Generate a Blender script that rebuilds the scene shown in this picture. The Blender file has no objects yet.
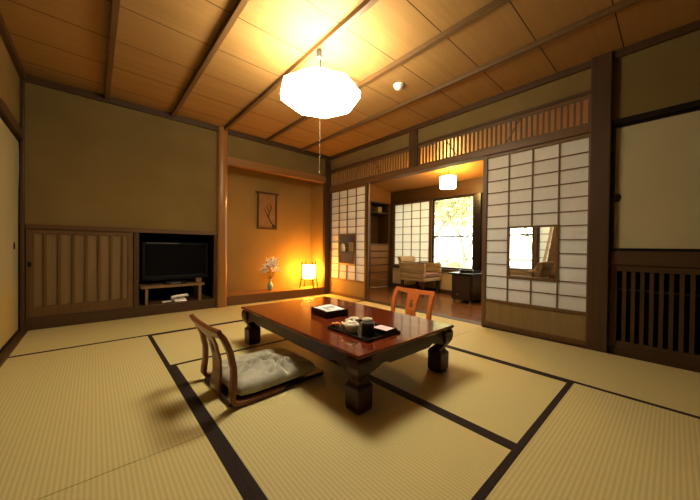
import bpy, bmesh, math, random
from mathutils import Vector, Matrix, noise
random.seed(7)
scene = bpy.context.scene
COL = scene.collection
PI = math.pi

# ------------------------------------------------------------------ materials
def new_mat(name):
    m = bpy.data.materials.new(name); m.use_nodes = True
    nt = m.node_tree; nt.nodes.clear()
    out = nt.nodes.new('ShaderNodeOutputMaterial')
    return m, nt, out

def pbsdf(nt, col=(.5,.5,.5), rough=.5, metal=0., spec=.5, coat=0.):
    b = nt.nodes.new('ShaderNodeBsdfPrincipled')
    b.inputs['Base Color'].default_value = (*col, 1)
    b.inputs['Roughness'].default_value = rough
    b.inputs['Metallic'].default_value = metal
    b.inputs['Specular IOR Level'].default_value = spec
    b.inputs['Coat Weight'].default_value = coat
    b.inputs['Coat Roughness'].default_value = .06
    return b

def coords(nt, scale=(1,1,1), kind='Object'):
    tc = nt.nodes.new('ShaderNodeTexCoord'); mp = nt.nodes.new('ShaderNodeMapping')
    mp.inputs['Scale'].default_value = scale
    nt.links.new(tc.outputs[kind], mp.inputs['Vector'])
    return mp.outputs['Vector']

def mixcol(nt, fac, a, b):
    mx = nt.nodes.new('ShaderNodeMix'); mx.data_type = 'RGBA'
    if isinstance(fac, (int, float)): mx.inputs[0].default_value = fac
    else: nt.links.new(fac, mx.inputs[0])
    for i, c in ((6, a), (7, b)):
        if isinstance(c, tuple): mx.inputs[i].default_value = (*c, 1)
        else: nt.links.new(c, mx.inputs[i])
    return mx.outputs[2]

def noise_fac(nt, vec, scale=5, detail=4, lo=.35, hi=.65):
    n = nt.nodes.new('ShaderNodeTexNoise'); n.inputs['Scale'].default_value = scale
    n.inputs['Detail'].default_value = detail
    nt.links.new(vec, n.inputs['Vector'])
    mr = nt.nodes.new('ShaderNodeMapRange')
    mr.inputs['From Min'].default_value = lo; mr.inputs['From Max'].default_value = hi
    nt.links.new(n.outputs['Fac'], mr.inputs['Value'])
    return mr.outputs['Result']

def math_n(nt, op, a, b=None, c=None):
    n = nt.nodes.new('ShaderNodeMath'); n.operation = op
    for i, v in enumerate((a, b, c)):
        if v is None: continue
        if isinstance(v, (int, float)): n.inputs[i].default_value = v
        else: nt.links.new(v, n.inputs[i])
    return n.outputs[0]

def bump(nt, bsdf, h, strength=.3, dist=.002):
    bm = nt.nodes.new('ShaderNodeBump'); bm.inputs['Strength'].default_value = strength
    bm.inputs['Distance'].default_value = dist
    nt.links.new(h, bm.inputs['Height']); nt.links.new(bm.outputs['Normal'], bsdf.inputs['Normal'])

def plain(name, col, rough=.5, metal=0., spec=.5, coat=0., var=.12, nscale=12):
    m, nt, out = new_mat(name)
    b = pbsdf(nt, col, rough, metal, spec, coat)
    f = noise_fac(nt, coords(nt), nscale, 3)
    c = mixcol(nt, f, tuple(x*(1-var) for x in col), tuple(min(1, x*(1+var)) for x in col))
    nt.links.new(c, b.inputs['Base Color']); nt.links.new(b.outputs[0], out.inputs[0])
    return m

def wood(name, c1, c2, axis='z', rough=.45, coat=0., fine=55, spec=.4):
    m, nt, out = new_mat(name)
    b = pbsdf(nt, c1, rough, 0, spec, coat)
    sc = {'x': (1.5, fine, fine), 'y': (fine, 1.5, fine), 'z': (fine, fine, 1.5)}[axis]
    f1 = noise_fac(nt, coords(nt, sc), 1.0, 5, .3, .7)
    sc2 = tuple(s*.16 for s in sc)
    f2 = noise_fac(nt, coords(nt, sc2), 1.0, 2, .3, .7)
    f = math_n(nt, 'ADD', math_n(nt, 'MULTIPLY', f1, .55), math_n(nt, 'MULTIPLY', f2, .45))
    nt.links.new(mixcol(nt, f, c1, c2), b.inputs['Base Color'])
    nt.links.new(b.outputs[0], out.inputs[0])
    return m

def tatami(name, axis):
    m, nt, out = new_mat(name)
    b = pbsdf(nt, (.5, .4, .18), .62, 0, .25)
    v = coords(nt)
    sep = nt.nodes.new('ShaderNodeSeparateXYZ'); nt.links.new(v, sep.inputs[0])
    across = sep.outputs['X' if axis == 'y' else 'Y']
    along = sep.outputs['Y' if axis == 'y' else 'X']
    s = math_n(nt, 'SINE', math_n(nt, 'MULTIPLY', across, 2*PI/.0155))
    s01 = math_n(nt, 'MULTIPLY_ADD', s, .5, .5)
    fine = noise_fac(nt, coords(nt, (30, 400, 1) if axis == 'y' else (400, 30, 1)), 1, 3, .3, .7)
    big = noise_fac(nt, v, 1.6, 3, .3, .7)
    c = mixcol(nt, s01, (.53, .47, .225), (.66, .595, .305))
    c = mixcol(nt, math_n(nt, 'MULTIPLY', fine, .35), c, (.52, .45, .20))
    c = mixcol(nt, math_n(nt, 'MULTIPLY', big, .18), c, (.60, .49, .20))
    nt.links.new(c, b.inputs['Base Color'])
    nt.links.new(b.outputs[0], out.inputs[0])
    return m

def plaster(name, c1, c2):
    m, nt, out = new_mat(name)
    b = pbsdf(nt, c1, .92, 0, .1)
    v = coords(nt)
    f = noise_fac(nt, v, 2.2, 5, .3, .7); g = noise_fac(nt, v, 160, 2, .3, .7)
    c = mixcol(nt, f, c1, c2); c = mixcol(nt, math_n(nt, 'MULTIPLY', g, .18), c, tuple(x*.6 for x in c1))
    nt.links.new(c, b.inputs['Base Color']); bump(nt, b, g, .15, .001)
    nt.links.new(b.outputs[0], out.inputs[0])
    return m

def ceiling_mat(name, pitch, off):
    m, nt, out = new_mat(name)
    b = pbsdf(nt, (.4, .2, .07), .6, 0, .25)
    v = coords(nt)
    sep = nt.nodes.new('ShaderNodeSeparateXYZ'); nt.links.new(v, sep.inputs[0])
    y = math_n(nt, 'DIVIDE', math_n(nt, 'SUBTRACT', sep.outputs['Y'], off), pitch)
    fr = math_n(nt, 'FRACT', math_n(nt, 'ADD', y, 100))
    dist = math_n(nt, 'ABSOLUTE', math_n(nt, 'SUBTRACT', fr, .5))
    line = math_n(nt, 'GREATER_THAN', dist, .5 - .0035/pitch)
    fl = nt.nodes.new('ShaderNodeTexWhiteNoise'); fl.noise_dimensions = '1D'
    nt.links.new(math_n(nt, 'FLOOR', y), fl.inputs['W'])
    grain = noise_fac(nt, coords(nt, (.8, 22, 1)), 1, 4, .25, .75)
    c = mixcol(nt, grain, (.305, .18, .060), (.36, .22, .078))
    c = mixcol(nt, math_n(nt, 'MULTIPLY', fl.outputs['Value'], .25), c, (.16, .08, .02))
    c = mixcol(nt, line, c, (.03, .012, .004))
    nt.links.new(c, b.inputs['Base Color']); nt.links.new(b.outputs[0], out.inputs[0])
    return m

def paper(name, col, trans):
    m, nt, out = new_mat(name)
    d = nt.nodes.new('ShaderNodeBsdfDiffuse'); t = nt.nodes.new('ShaderNodeBsdfTranslucent')
    f = noise_fac(nt, coords(nt, (40, 40, 8)), 1, 4, .3, .7)
    c = mixcol(nt, f, tuple(x*.95 for x in col), col)
    nt.links.new(c, d.inputs[0]); nt.links.new(c, t.inputs[0])
    mx = nt.nodes.new('ShaderNodeMixShader'); mx.inputs[0].default_value = trans
    nt.links.new(d.outputs[0], mx.inputs[1]); nt.links.new(t.outputs[0], mx.inputs[2])
    nt.links.new(mx.outputs[0], out.inputs[0])
    return m

def glass(name):
    m, nt, out = new_mat(name)
    t = nt.nodes.new('ShaderNodeBsdfTransparent'); t.inputs[0].default_value = (.94, .95, .93, 1)
    g = nt.nodes.new('ShaderNodeBsdfGlossy'); g.inputs['Roughness'].default_value = .02
    fz = nt.nodes.new('ShaderNodeFresnel'); fz.inputs[0].default_value = 1.4
    mx = nt.nodes.new('ShaderNodeMixShader')
    nt.links.new(fz.outputs[0], mx.inputs[0])
    nt.links.new(t.outputs[0], mx.inputs[1]); nt.links.new(g.outputs[0], mx.inputs[2])
    nt.links.new(mx.outputs[0], out.inputs[0])
    return m

def glow(name, col, strength):
    m, nt, out = new_mat(name)
    e = nt.nodes.new('ShaderNodeEmission'); e.inputs[0].default_value = (*col, 1); e.inputs[1].default_value = strength
    nt.links.new(e.outputs[0], out.inputs[0])
    return m

def lantern(name, col, strength):
    # lit washi: brighter towards its middle height
    m, nt, out = new_mat(name)
    e = nt.nodes.new('ShaderNodeEmission')
    f = noise_fac(nt, coords(nt, (60, 60, 60)), 1, 3, .3, .7)
    nt.links.new(mixcol(nt, f, tuple(x*.92 for x in col), col), e.inputs[0])
    e.inputs[1].default_value = strength
    nt.links.new(e.outputs[0], out.inputs[0])
    return m

LAMP_E = 32.0
M = {}
M['tat_y'] = tatami('tatami_lengthwise', 'y'); M['tat_x'] = tatami('tatami_crosswise', 'x')
M['heri'] = plain('dark_brown_cloth', (.030, .020, .017), .8, 0, .2, 0, .25, 200)
M['plaster'] = plaster('juraku_plaster', (.195, .136, .046), (.23, .165, .060))
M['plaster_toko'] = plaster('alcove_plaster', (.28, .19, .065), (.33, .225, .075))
M['dark_x'] = wood('dark_wood_x', (.055, .028, .010), (.095, .050, .018), 'x')
M['dark_y'] = wood('dark_wood_y', (.055, .028, .010), (.095, .050, .018), 'y')
M['dark_z'] = wood('dark_wood_z', (.055, .028, .010), (.095, .050, .018), 'z')
M['mid_x'] = wood('brown_wood_x', (.095, .048, .015), (.15, .08, .026), 'x')
M['mid_y'] = wood('brown_wood_y', (.105, .056, .019), (.165, .092, .033), 'y')
M['mid_z'] = wood('brown_wood_z', (.105, .056, .019), (.165, .092, .033), 'z')
M['panel_z'] = wood('panel_wood_z', (.19, .128, .052), (.24, .165, .068), 'z', .6)
M['koshi'] = wood('skirt_board', (.20, .14, .055), (.26, .185, .075), 'z', .6)
M['toko_post'] = wood('polished_post', (.27, .12, .030), (.36, .17, .045), 'z', .3, .3)
M['toko_floor'] = wood('alcove_board', (.30, .14, .045), (.40, .20, .07), 'x', .3, .2)
M['toko_kamachi'] = wood('alcove_front_rail', (.12, .055, .02), (.18, .085, .03), 'x', .35)
M['lintel_x'] = wood('alcove_lintel', (.24, .115, .033), (.32, .16, .048), 'x', .4)
M['ceil'] = ceiling_mat('ceiling_boards', .435, -.295)
M['eceil'] = wood('veranda_ceiling_wood', (.40, .20, .055), (.48, .25, .075), 'y', .5)
M['efloor'] = wood('veranda_floor_wood', (.17, .078, .030), (.30, .145, .06), 'y', .22, .15, 40)
M['black'] = plain('black_lacquer', (.012, .010, .009), .25)
M['blackm'] = plain('black_matte', (.010, .008, .007), .7)
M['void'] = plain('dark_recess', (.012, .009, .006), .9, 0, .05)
M['shoji'] = paper('shoji_paper', (.70, .73, .76), .45)
M['oshoji'] = paper('outer_shoji_paper', (.85, .82, .70), .2)
M['kumiko'] = wood('lattice_wood', (.11, .062, .024), (.17, .10, .04), 'z', .55)
M['glass'] = glass('clear_glass')
M['lamp'] = glow('lit_shade', (1.0, .88, .66), LAMP_E)
M['tube'] = glow('added_ring_glow', (1.0, .89, .68), 85)  # emission of the ring added above the pendant shade to light the ceiling
M['andon'] = lantern('lit_paper_lantern', (1.0, .40, .055), 95)
M['elamp'] = lantern('lit_veranda_lantern', (1.0, .60, .18), 75)
M['metal'] = plain('grey_metal', (.32, .32, .31), .35, .8)
M['hook'] = plain('grey_connector', (.07, .07, .07), .5)
M['white'] = plain('white_plastic', (.90, .89, .84), .4)
M['cord'] = plain('pale_cord', (.40, .34, .24), .6)
M['lacq'] = wood('red_brown_lacquer', (.120, .020, .006), (.18, .034, .010), 'y', .16, .7, 30)
M['lacq_d'] = wood('dark_red_lacquer', (.030, .007, .004), (.050, .012, .007), 'z', .38, .15, 30)
M['zaisu'] = wood('reddish_chair_wood', (.17, .050, .014), (.24, .078, .022), 'z', .28, .3)
M['zaisu_o'] = wood('orange_chair_wood', (.50, .13, .025), (.62, .19, .045), 'z', .3, .3)
M['zaisu_b'] = wood('chair_base_wood', (.022, .010, .006), (.038, .018, .009), 'x', .6)
M['cushion'] = plain('grey_green_cotton', (.43, .425, .34), .85, 0, .15, 0, .14, 14)
M['cushion2'] = plain('beige_cotton', (.45, .40, .28), .85, 0, .15, 0, .1, 14)
M['screen'] = plain('tv_screen', (.004, .004, .005), .25, 0, .2)
M['drawerw'] = wood('drawer_wood', (.19, .105, .036), (.27, .155, .056), 'x', .5)
M['tvcase'] = plain('tv_case', (.006, .006, .006), .5, 0, .2)
M['silver'] = plain('silver_and_highlight', (.35, .35, .36), .3, .7)  # metal of knob and casters, also the painted highlights in the niche
M['tvstand'] = wood('small_stand_wood', (.17, .10, .042), (.26, .16, .07), 'x', .5)
M['dstand'] = wood('veranda_cabinet_wood', (.030, .018, .012), (.05, .03, .018), 'z', .3)
M['cream'] = plain('cream_ceramic', (.90, .86, .70), .3, 0, .5, .2, .05)
M['vase'] = plain('celadon_glaze', (.20, .40, .33), .25, 0, .5, .3)
M['petal'] = plain('white_petal', (.85, .78, .62), .6)
M['stemg'] = plain('leaf_green', (.08, .12, .025), .6)
M['papr'] = plain('white_paper', (.85, .85, .84), .7, 0, .2, 0, .03)
M['pinkp'] = plain('pinkish_paper', (.85, .62, .66), .7, 0, .2, 0, .05)
M['inkp'] = plain('grey_print', (.40, .45, .48), .7)
M['sweet'] = plain('orange_wrapper', (.72, .25, .06), .45)
M['sweet2'] = plain('pink_wrapper', (.80, .50, .36), .45)
M['caddy'] = plain('dark_tea_caddy', (.020, .024, .022), .3)
M['caddy_sheen'] = plain('caddy_lid_sheen', (.045, .05, .05), .3)  # sheen on the caddy's top put into the lid colour
M['scroll_p'] = plain('tan_picture_paper', (.26, .155, .06), .8)
M['scroll_f'] = wood('dark_frame', (.06, .03, .014), (.10, .05, .022), 'z', .5)
M['branch'] = plain('painted_branch', (.05, .03, .02), .8)
M['blossom'] = plain('painted_blossom', (.50, .16, .10), .8)
M['stripe_w'] = plain('beige_upholstery', (.36, .27, .14), .8, 0, .2, 0, .06)
M['stripe_d'] = plain('dark_seat_frame', (.04, .022, .012), .4)
M['seatc'] = plain('red_brown_seat', (.22, .10, .05), .8)
M['lower'] = plaster('cream_lower_wall', (.50, .40, .22), (.56, .45, .25))
M['drape'] = plain('brown_drape', (.24, .16, .09), .85)
M['drape_w'] = plain('white_lining', (.75, .72, .62), .85)
M['bark'] = plain('pale_bark', (.34, .31, .22), .9, 0, .1, 0, .2)
M['leaf'] = plain('pale_leaf', (.48, .50, .24), .8, 0, .1, 0, .35, 3)
M['leaf2'] = plain('yellow_leaf', (.58, .55, .28), .8, 0, .1, 0, .3, 3)
M['ground'] = plain('outdoor_ground', (.25, .26, .14), .95)
M['rail'] = plain('weathered_rail', (.42, .40, .33), .8)

def fusuma_mat():
    m, nt, out = new_mat('fusuma_gold_paper')
    b = pbsdf(nt, (.5, .45, .28), .65, 0, .25)
    v = coords(nt)
    sep = nt.nodes.new('ShaderNodeSeparateXYZ'); nt.links.new(v, sep.inputs[0])
    n = nt.nodes.new('ShaderNodeTexNoise'); n.inputs['Scale'].default_value = 4; n.inputs['Detail'].default_value = 6
    nt.links.new(v, n.inputs['Vector'])
    h = math_n(nt, 'ADD', sep.outputs['Z'], math_n(nt, 'MULTIPLY', math_n(nt, 'SUBTRACT', n.outputs['Fac'], .5), .8))
    g = math_n(nt, 'LESS_THAN', h, .50)
    g2 = math_n(nt, 'LESS_THAN', h, .36)
    c = mixcol(nt, math_n(nt, 'MULTIPLY', g, .45), (.33, .30, .17), (.38, .30, .12))
    c = mixcol(nt, math_n(nt, 'MULTIPLY', g2, .5), c, (.40, .30, .09))
    nt.links.new(c, b.inputs['Base Color']); nt.links.new(b.outputs[0], out.inputs[0])
    return m
M['fusuma_l'] = fusuma_mat()
M['fusuma_r'] = plain('cream_fusuma_paper', (.46, .42, .25), .7, 0, .2, 0, .03, 3)

# ------------------------------------------------------------------ mesh helpers
class MB:
    def __init__(self): self.bm = bmesh.new()
    def quad(self, pts):
        self.bm.faces.new([self.bm.verts.new(p) for p in pts]); return self
    def box(self, x0, x1, y0, y1, z0, z1):
        x0, x1 = min(x0, x1), max(x0, x1); y0, y1 = min(y0, y1), max(y0, y1); z0, z1 = min(z0, z1), max(z0, z1)
        return self.hexa([(x0,y0,z0),(x1,y0,z0),(x1,y1,z0),(x0,y1,z0)], [(x0,y0,z1),(x1,y0,z1),(x1,y1,z1),(x0,y1,z1)])
    def hexa(self, bot, top):
        b = [self.bm.verts.new(p) for p in bot]; t = [self.bm.verts.new(p) for p in top]
        n = len(b)
        self.bm.faces.new(b[::-1]); self.bm.faces.new(t)
        for i in range(n):
            j = (i+1) % n
            self.bm.faces.new([b[i], b[j], t[j], t[i]])
        return self
    def loft(self, rings, cap=True):
        vs = [[self.bm.verts.new(p) for p in r] for r in rings]
        n = len(vs[0])
        for a, b in zip(vs, vs[1:]):
            for i in range(n):
                j = (i+1) % n
                self.bm.faces.new([a[i], a[j], b[j], b[i]])
        if cap:
            self.bm.faces.new(vs[0][::-1]); self.bm.faces.new(vs[-1])
        return self
    def lathe(self, prof, c=(0,0,0), n=24, cap=True, scal=None):
        rings = []
        for r, z in prof:
            ring = []
            for i in range(n):
                a = 2*PI*i/n
                k = 1 if scal is None else scal(a)
                ring.append((c[0]+r*k*math.cos(a), c[1]+r*k*math.sin(a), c[2]+z))
            rings.append(ring)
        return self.loft(rings, cap)
    def tube(self, pts, r, n=8, cap=True):
        pts = [Vector(p) for p in pts]
        rs = r if isinstance(r, (list, tuple)) else [r]*len(pts)
        rings = []
        for i, p in enumerate(pts):
            t = (pts[min(i+1, len(pts)-1)] - pts[max(i-1, 0)]).normalized()
            up = Vector((0,0,1)) if abs(t.z) < .9 else Vector((1,0,0))
            a = t.cross(up).normalized(); b = a.cross(t)
            rings.append([tuple(p + (a*math.cos(2*PI*k/n) + b*math.sin(2*PI*k/n))*rs[i]) for k in range(n)])
        return self.loft(rings, cap)
    def bar(self, pts, w, t, side=(0,1,0)):
        # rectangular sweep: w along 'side', t across
        pts = [Vector(p) for p in pts]; s = Vector(side).normalized(); rings = []
        ws = w if isinstance(w, (list, tuple)) else [w]*len(pts)
        for i, p in enumerate(pts):
            d = (pts[min(i+1, len(pts)-1)] - pts[max(i-1, 0)]).normalized()
            k = d.cross(s).normalized()
            h = ws[i]/2
            rings.append([tuple(p + s*h + k*t/2), tuple(p - s*h + k*t/2), tuple(p - s*h - k*t/2), tuple(p + s*h - k*t/2)])
        return self.loft(rings)
    def prism_x(self, poly, x0, x1):       # poly in (y,z)
        return self.loft([[(x0, y, z) for y, z in poly], [(x1, y, z) for y, z in poly]])
    def prism_y(self, poly, y0, y1):       # poly in (x,z)
        return self.loft([[(x, y0, z) for x, z in poly], [(x, y1, z) for x, z in poly]])
    def prism_z(self, poly, z0, z1):
        return self.loft([[(x, y, z0) for x, y in poly], [(x, y, z1) for x, y in poly]])

def origin(o):
    p = Vector((0,0,0))
    while o is not None:
        p += o.location; o = o.parent
    return p

def obj(name, mb, mat, parent=None, bevel=0, smooth=False, local=False, subsurf=0, label=None):
    bm = mb.bm
    bmesh.ops.recalc_face_normals(bm, faces=bm.faces)
    if parent is not None and not local:
        off = origin(parent)
        bmesh.ops.translate(bm, verts=bm.verts, vec=-off)
    me = bpy.data.meshes.new(name); bm.to_mesh(me); bm.free()
    me.materials.append(mat)
    if smooth:
        for p in me.polygons: p.use_smooth = True
    o = bpy.data.objects.new(name, me); COL.objects.link(o)
    o.parent = parent
    if bevel:
        b = o.modifiers.new('bevel', 'BEVEL'); b.width = bevel; b.segments = 2; b.limit_method = 'ANGLE'; b.angle_limit = math.radians(40)
    if subsurf:
        s = o.modifiers.new('sub', 'SUBSURF'); s.levels = subsurf; s.render_levels = subsurf
    if label: o['label'] = label
    return o

def tag(o, label, cat, group=None, kind=None):
    if label: o['label'] = label
    if cat: o['category'] = cat
    if group: o['group'] = group
    if kind: o['kind'] = kind
    return o

def thing(name, label, cat, loc=(0,0,0), rz=0, group=None, kind=None):
    o = bpy.data.objects.new(name, None); COL.objects.link(o)
    o.empty_display_size = .05
    o.location = loc; o.rotation_euler = (0, 0, rz)
    return tag(o, label, cat, group, kind)

def struct(name, mb, mat, label, cat, bevel=0):
    o = obj(name, mb, mat, None, bevel)
    return tag(o, label, cat, None, 'structure')

def B(*a): return MB().box(*a)

def copy_tree(o, parent=None):
    c = o.copy(); COL.objects.link(c); c.parent = parent
    for ch in list(o.children): copy_tree(ch, c)
    return c

# ------------------------------------------------------------------ dimensions
XL = -3.632       # left wall
YB = -5.44       # wall behind the camera
H = 2.4
XO = 1.667       # outer (window) wall of the veranda
YE = -3.70       # near end of veranda

# ------------------------------------------------------------------ room shell
struct('floor', B(XL-.1, 0.0, YB, 0.0, -.12, -.055), M['blackm'], 'plain sub-floor boards under the straw mats of the main room', 'floor')
struct('ceiling', B(XL-.1, .1, YB-.1, .1, H, H+.05), M['ceil'], 'warm wooden board ceiling with thin dark seams over the main room', 'ceiling')
# left wall
struct('wall_left', MB().box(XL-.1, XL, YB, .1, 1.85, H).box(XL-.12, XL-.052, YB, .1, -.12, 1.85), M['plaster'], 'brown plastered strip of wall above the left sliding screen', 'wall')
# back wall (behind the camera)
struct('wall_front', B(XL-.1, .1, YB-.1, YB, -.055, H), M['plaster'], 'brown plaster wall behind the viewpoint', 'wall')
# far wall: plaster over cupboard, plaster over alcove, niche and alcove linings
struct('wall_back', MB().box(XL-.1, -1.90, 0, .06, 1.01, H).box(-1.77, 0, 0, .06, 2.04, H), M['plaster'],
       'brown plaster of the far wall above the cupboard and above the alcove', 'wall')
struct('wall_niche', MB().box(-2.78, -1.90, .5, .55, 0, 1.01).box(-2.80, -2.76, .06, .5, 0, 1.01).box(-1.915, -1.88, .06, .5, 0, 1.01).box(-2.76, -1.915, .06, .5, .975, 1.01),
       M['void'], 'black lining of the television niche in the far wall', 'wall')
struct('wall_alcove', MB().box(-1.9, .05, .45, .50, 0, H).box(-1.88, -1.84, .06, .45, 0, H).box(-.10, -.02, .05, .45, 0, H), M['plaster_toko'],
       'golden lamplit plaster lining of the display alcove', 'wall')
tag(obj('ceiling_alcove', B(-1.84, -.1, .06, .45, 2.30, 2.34), M['lintel_x']), 'wooden soffit inside the display alcove', 'ceiling', None, 'structure')
struct('floor_alcove', B(-1.84, -.10, .03, .45, 0, .12), M['toko_floor'], 'glossy raised wooden floor board of the display alcove', 'floor')
struct('trim_1', B(-1.77, -.115, -.02, .03, -.05, .125), M['toko_kamachi'], 'dark front rail along the raised alcove floor', 'rail', .004)
struct('trim_2', B(-1.77, -.10, -.015, .075, 1.935, 2.04), M['lintel_x'], 'orange wooden lintel across the top of the alcove opening', 'lintel', .004)
# alcove post: rounded polished trunk-like post
mb = MB()
poly = []
for i in range(20):
    a = 2*PI*i/20
    c, s = math.cos(a), math.sin(a)
    poly.append((-1.835 + .066*math.copysign(abs(c)**.6, c), 0 + .062*math.copysign(abs(s)**.6, s)))
mb.prism_z(poly, -.05, H)
struct('trim_3', mb, M['toko_post'], 'polished orange-brown alcove post between television niche and alcove', 'post')
struct('trim_4', B(-.115, .005, -.015, .05, -.05, H), M['dark_z'], 'dark wooden corner post between alcove and latticed screen', 'post', .004)
struct('trim_5', B(XL, -3.605, -.055, .0, -.05, H), M['dark_z'], 'dark wooden corner post at the far left of the room', 'post', .004)
# cupboard surround
struct('trim_6', B(-3.605, -1.90, -.025, .02, .962, 1.012), M['mid_x'], 'brown horizontal rail capping the low cupboard and niche', 'rail', .003)
struct('baseboard_back', B(-3.605, -1.90, -.015, .03, -.05, .115), M['dark_x'], 'dark wooden kick board under the cupboard and niche', 'baseboard', .003)
struct('trim_7', B(-2.785, -2.735, -.015, .06, .115, .962), M['dark_z'], 'upright post between cupboard door and television niche', 'post', .003)
struct('trim_8', B(-1.93, -1.90, -.012, .06, .115, .962), M['dark_z'], 'thin upright at the right side of the television niche', 'post', .003)
struct('floor_niche', B(-2.76, -1.915, .0, .5, .08, .118), M['mid_x'], 'brown wooden floor of the television niche', 'floor')
struct('wall_cupboard', B(XL-.12, -2.80, .05, .10, -.12, 1.02), M['void'], 'dark backing behind the battened cupboard door', 'wall')

# cupboard door with vertical battens
d = thing('door_1', 'battened brown wooden sliding cupboard door left of the television niche', 'door', (-3.195, .0, .115), 0, None, 'structure')
x0, x1, z0, z1 = -3.600, -2.790, .118, .960
fr = MB(); fr.box(x0, x0+.055, -.008, .022, z0, z1).box(x1-.045, x1, -.008, .022, z0, z1).box(x0+.055, x1-.045, -.008, .022, z0, z0+.10).box(x0+.055, x1-.045, -.008, .022, z1-.045, z1)
obj('frame', fr, M['mid_z'], d, .002)
obj('panel', B(x0+.05, x1-.04, .004, .016, z0+.09, z1-.04), M['panel_z'], d)
for bx in (-3.472, -3.375, -3.274, -3.177, -3.077, -2.979, -2.880):
    obj('batten', B(bx-.011, bx+.011, -.012, .004, z0+.10, z1-.045), M['mid_z'], d, .002)
h = MB(); h.lathe([(.012, 0), (.014, .004)], (0,0,0), 16)
bmesh.ops.scale(h.bm, vec=(1, 1.9, 1), verts=h.bm.verts)
bmesh.ops.rotate(h.bm, matrix=Matrix.Rotation(PI/2, 3, 'X'), cent=(0,0,0), verts=h.bm.verts)
bmesh.ops.translate(h.bm, vec=(-3.575, -.008, .625), verts=h.bm.verts)
obj('handle', h, M['black'], d, label='small dark oval finger pull')

# perimeter ceiling trim and ceiling battens
struct('trim_9', B(XL, 0, -.035, 0, 2.335, H), M['dark_x'], 'dark wooden cornice along the far wall', 'cornice', .003)
struct('trim_10', B(-.035, .0, YB, -.035, 2.345, H), M['dark_y'], 'dark wooden cornice above the latticed screens on the right', 'cornice', .003)
struct('trim_11', B(XL, XL+.035, YB, -.055, 2.335, H), M['dark_y'], 'dark wooden cornice along the left wall', 'cornice', .003)
names = ['leftmost ceiling batten, nearest the left wall', 'second ceiling batten from the left wall', 'ceiling batten that carries the hanging lamp cord', 'ceiling batten just right of the hanging lamp', 'rightmost ceiling batten, nearest the latticed screens']
for i, bx in enumerate((-3.017, -2.413, -1.81, -1.205, -.605)):
    struct('trim_%d' % (12+i), B(bx-.02, bx+.02, YB, -.035, 2.362, H), M['mid_y'], 'dark wooden ' + names[i], 'ceiling batten', .003)

# ------------------------------------------------------------------ left wall sliding screen
struct('trim_17', B(XL-.02, XL+.025, YB, -.055, 1.77, 1.85), M['dark_y'], 'dark wooden head rail above the left sliding screen', 'rail', .003)
struct('trim_18', B(XL-.03, -3.582, YB, -.055, -.05, .012), M['dark_y'], 'dark wooden sill strip along the floor at the left wall', 'sill', .003)
def fusuma(name, label, x, y0, y1, z0, z1, mat, side, handle_y, handle_z, fw=.02):
    t = thing(name, label, 'sliding screen', (x, (y0+y1)/2, z0), 0, None, 'structure')
    a, b = min(y0, y1), max(y0, y1)
    obj('panel', B(x-.010, x+.010, a+fw*.6, b-fw*.6, z0+fw*.6, z1-fw*.6), mat, t)
    f = MB(); f.box(x-.014, x+.014, a, a+fw, z0, z1).box(x-.014, x+.014, b-fw, b, z0, z1).box(x-.014, x+.014, a+fw, b-fw, z0, z0+fw).box(x-.014, x+.014, a+fw, b-fw, z1-fw, z1)
    obj('frame', f, M['black'], t, .002, label='black lacquered frame')
    h = MB(); h.lathe([(.020, 0), (.026, .003), (.026, .006), (.018, .006), (.016, .003)], (0,0,0), 20)
    bmesh.ops.scale(h.bm, vec=(1.25, .75, 1), verts=h.bm.verts)
    bmesh.ops.rotate(h.bm, matrix=Matrix.Rotation(side*PI/2, 3, 'Y'), cent=(0,0,0), verts=h.bm.verts)
    bmesh.ops.translate(h.bm, vec=(x + side*.010, handle_y, handle_z), verts=h.bm.verts)
    obj('handle', h, M['black'], t, label='small dark round finger pull')
    return t
fusuma('door_2', 'cream sliding screen with gold cloud pattern at its foot, on left wall', XL-.016, -.057, -.96, .014, 1.768, M['fusuma_l'], 1, -.27, .80)
fusuma('door_3', 'cream gold patterned sliding screen on the left wall, nearer the viewpoint', XL-.034, -.93, -1.85, .014, 1.768, M['fusuma_l'], 1, -1.75, .80)
struct('wall_left_lower', B(XL-.05, XL-.005, YB, -1.85, -.05, 1.77), M['plaster'], 'brown plaster of the left wall beside the viewpoint', 'wall')

# ------------------------------------------------------------------ right wall: sill, head rail, transoms, pillars
struct('trim_19', B(-.015, .10, -3.58, 0, -.06, .004), M['dark_y'], 'dark wooden sill under the latticed screens', 'sill')
struct('trim_20', B(-.03, .10, -3.58, -.015, 1.805, 1.872), M['mid_y'], 'brown head rail running above the latticed screens', 'rail', .003)
struct('trim_21', B(-.012, .05, -3.58, -.015, 2.135, 2.165), M['dark_y'], 'thin dark rail above the slatted transoms', 'rail', .002)
struct('wall_right', MB().box(0, .06, -3.58, 0, 2.165, H).box(0, .06, YB, -3.71, 1.86, H).box(0, .06, YB, -5.2, -.05, 1.86), M['plaster'], 'brown plaster band above the transoms and right closet', 'wall')
struct('trim_22', B(-.06, .12, -3.712, -3.582, -.05, H), M['dark_z'], 'thick dark wooden pillar right of the latticed screen', 'pillar', .006)
struct('trim_23', B(-.028, .055, -1.845, -1.72, 1.872, 2.345), M['dark_z'], 'short dark upright between the two slatted transoms', 'post', .004)
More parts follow.
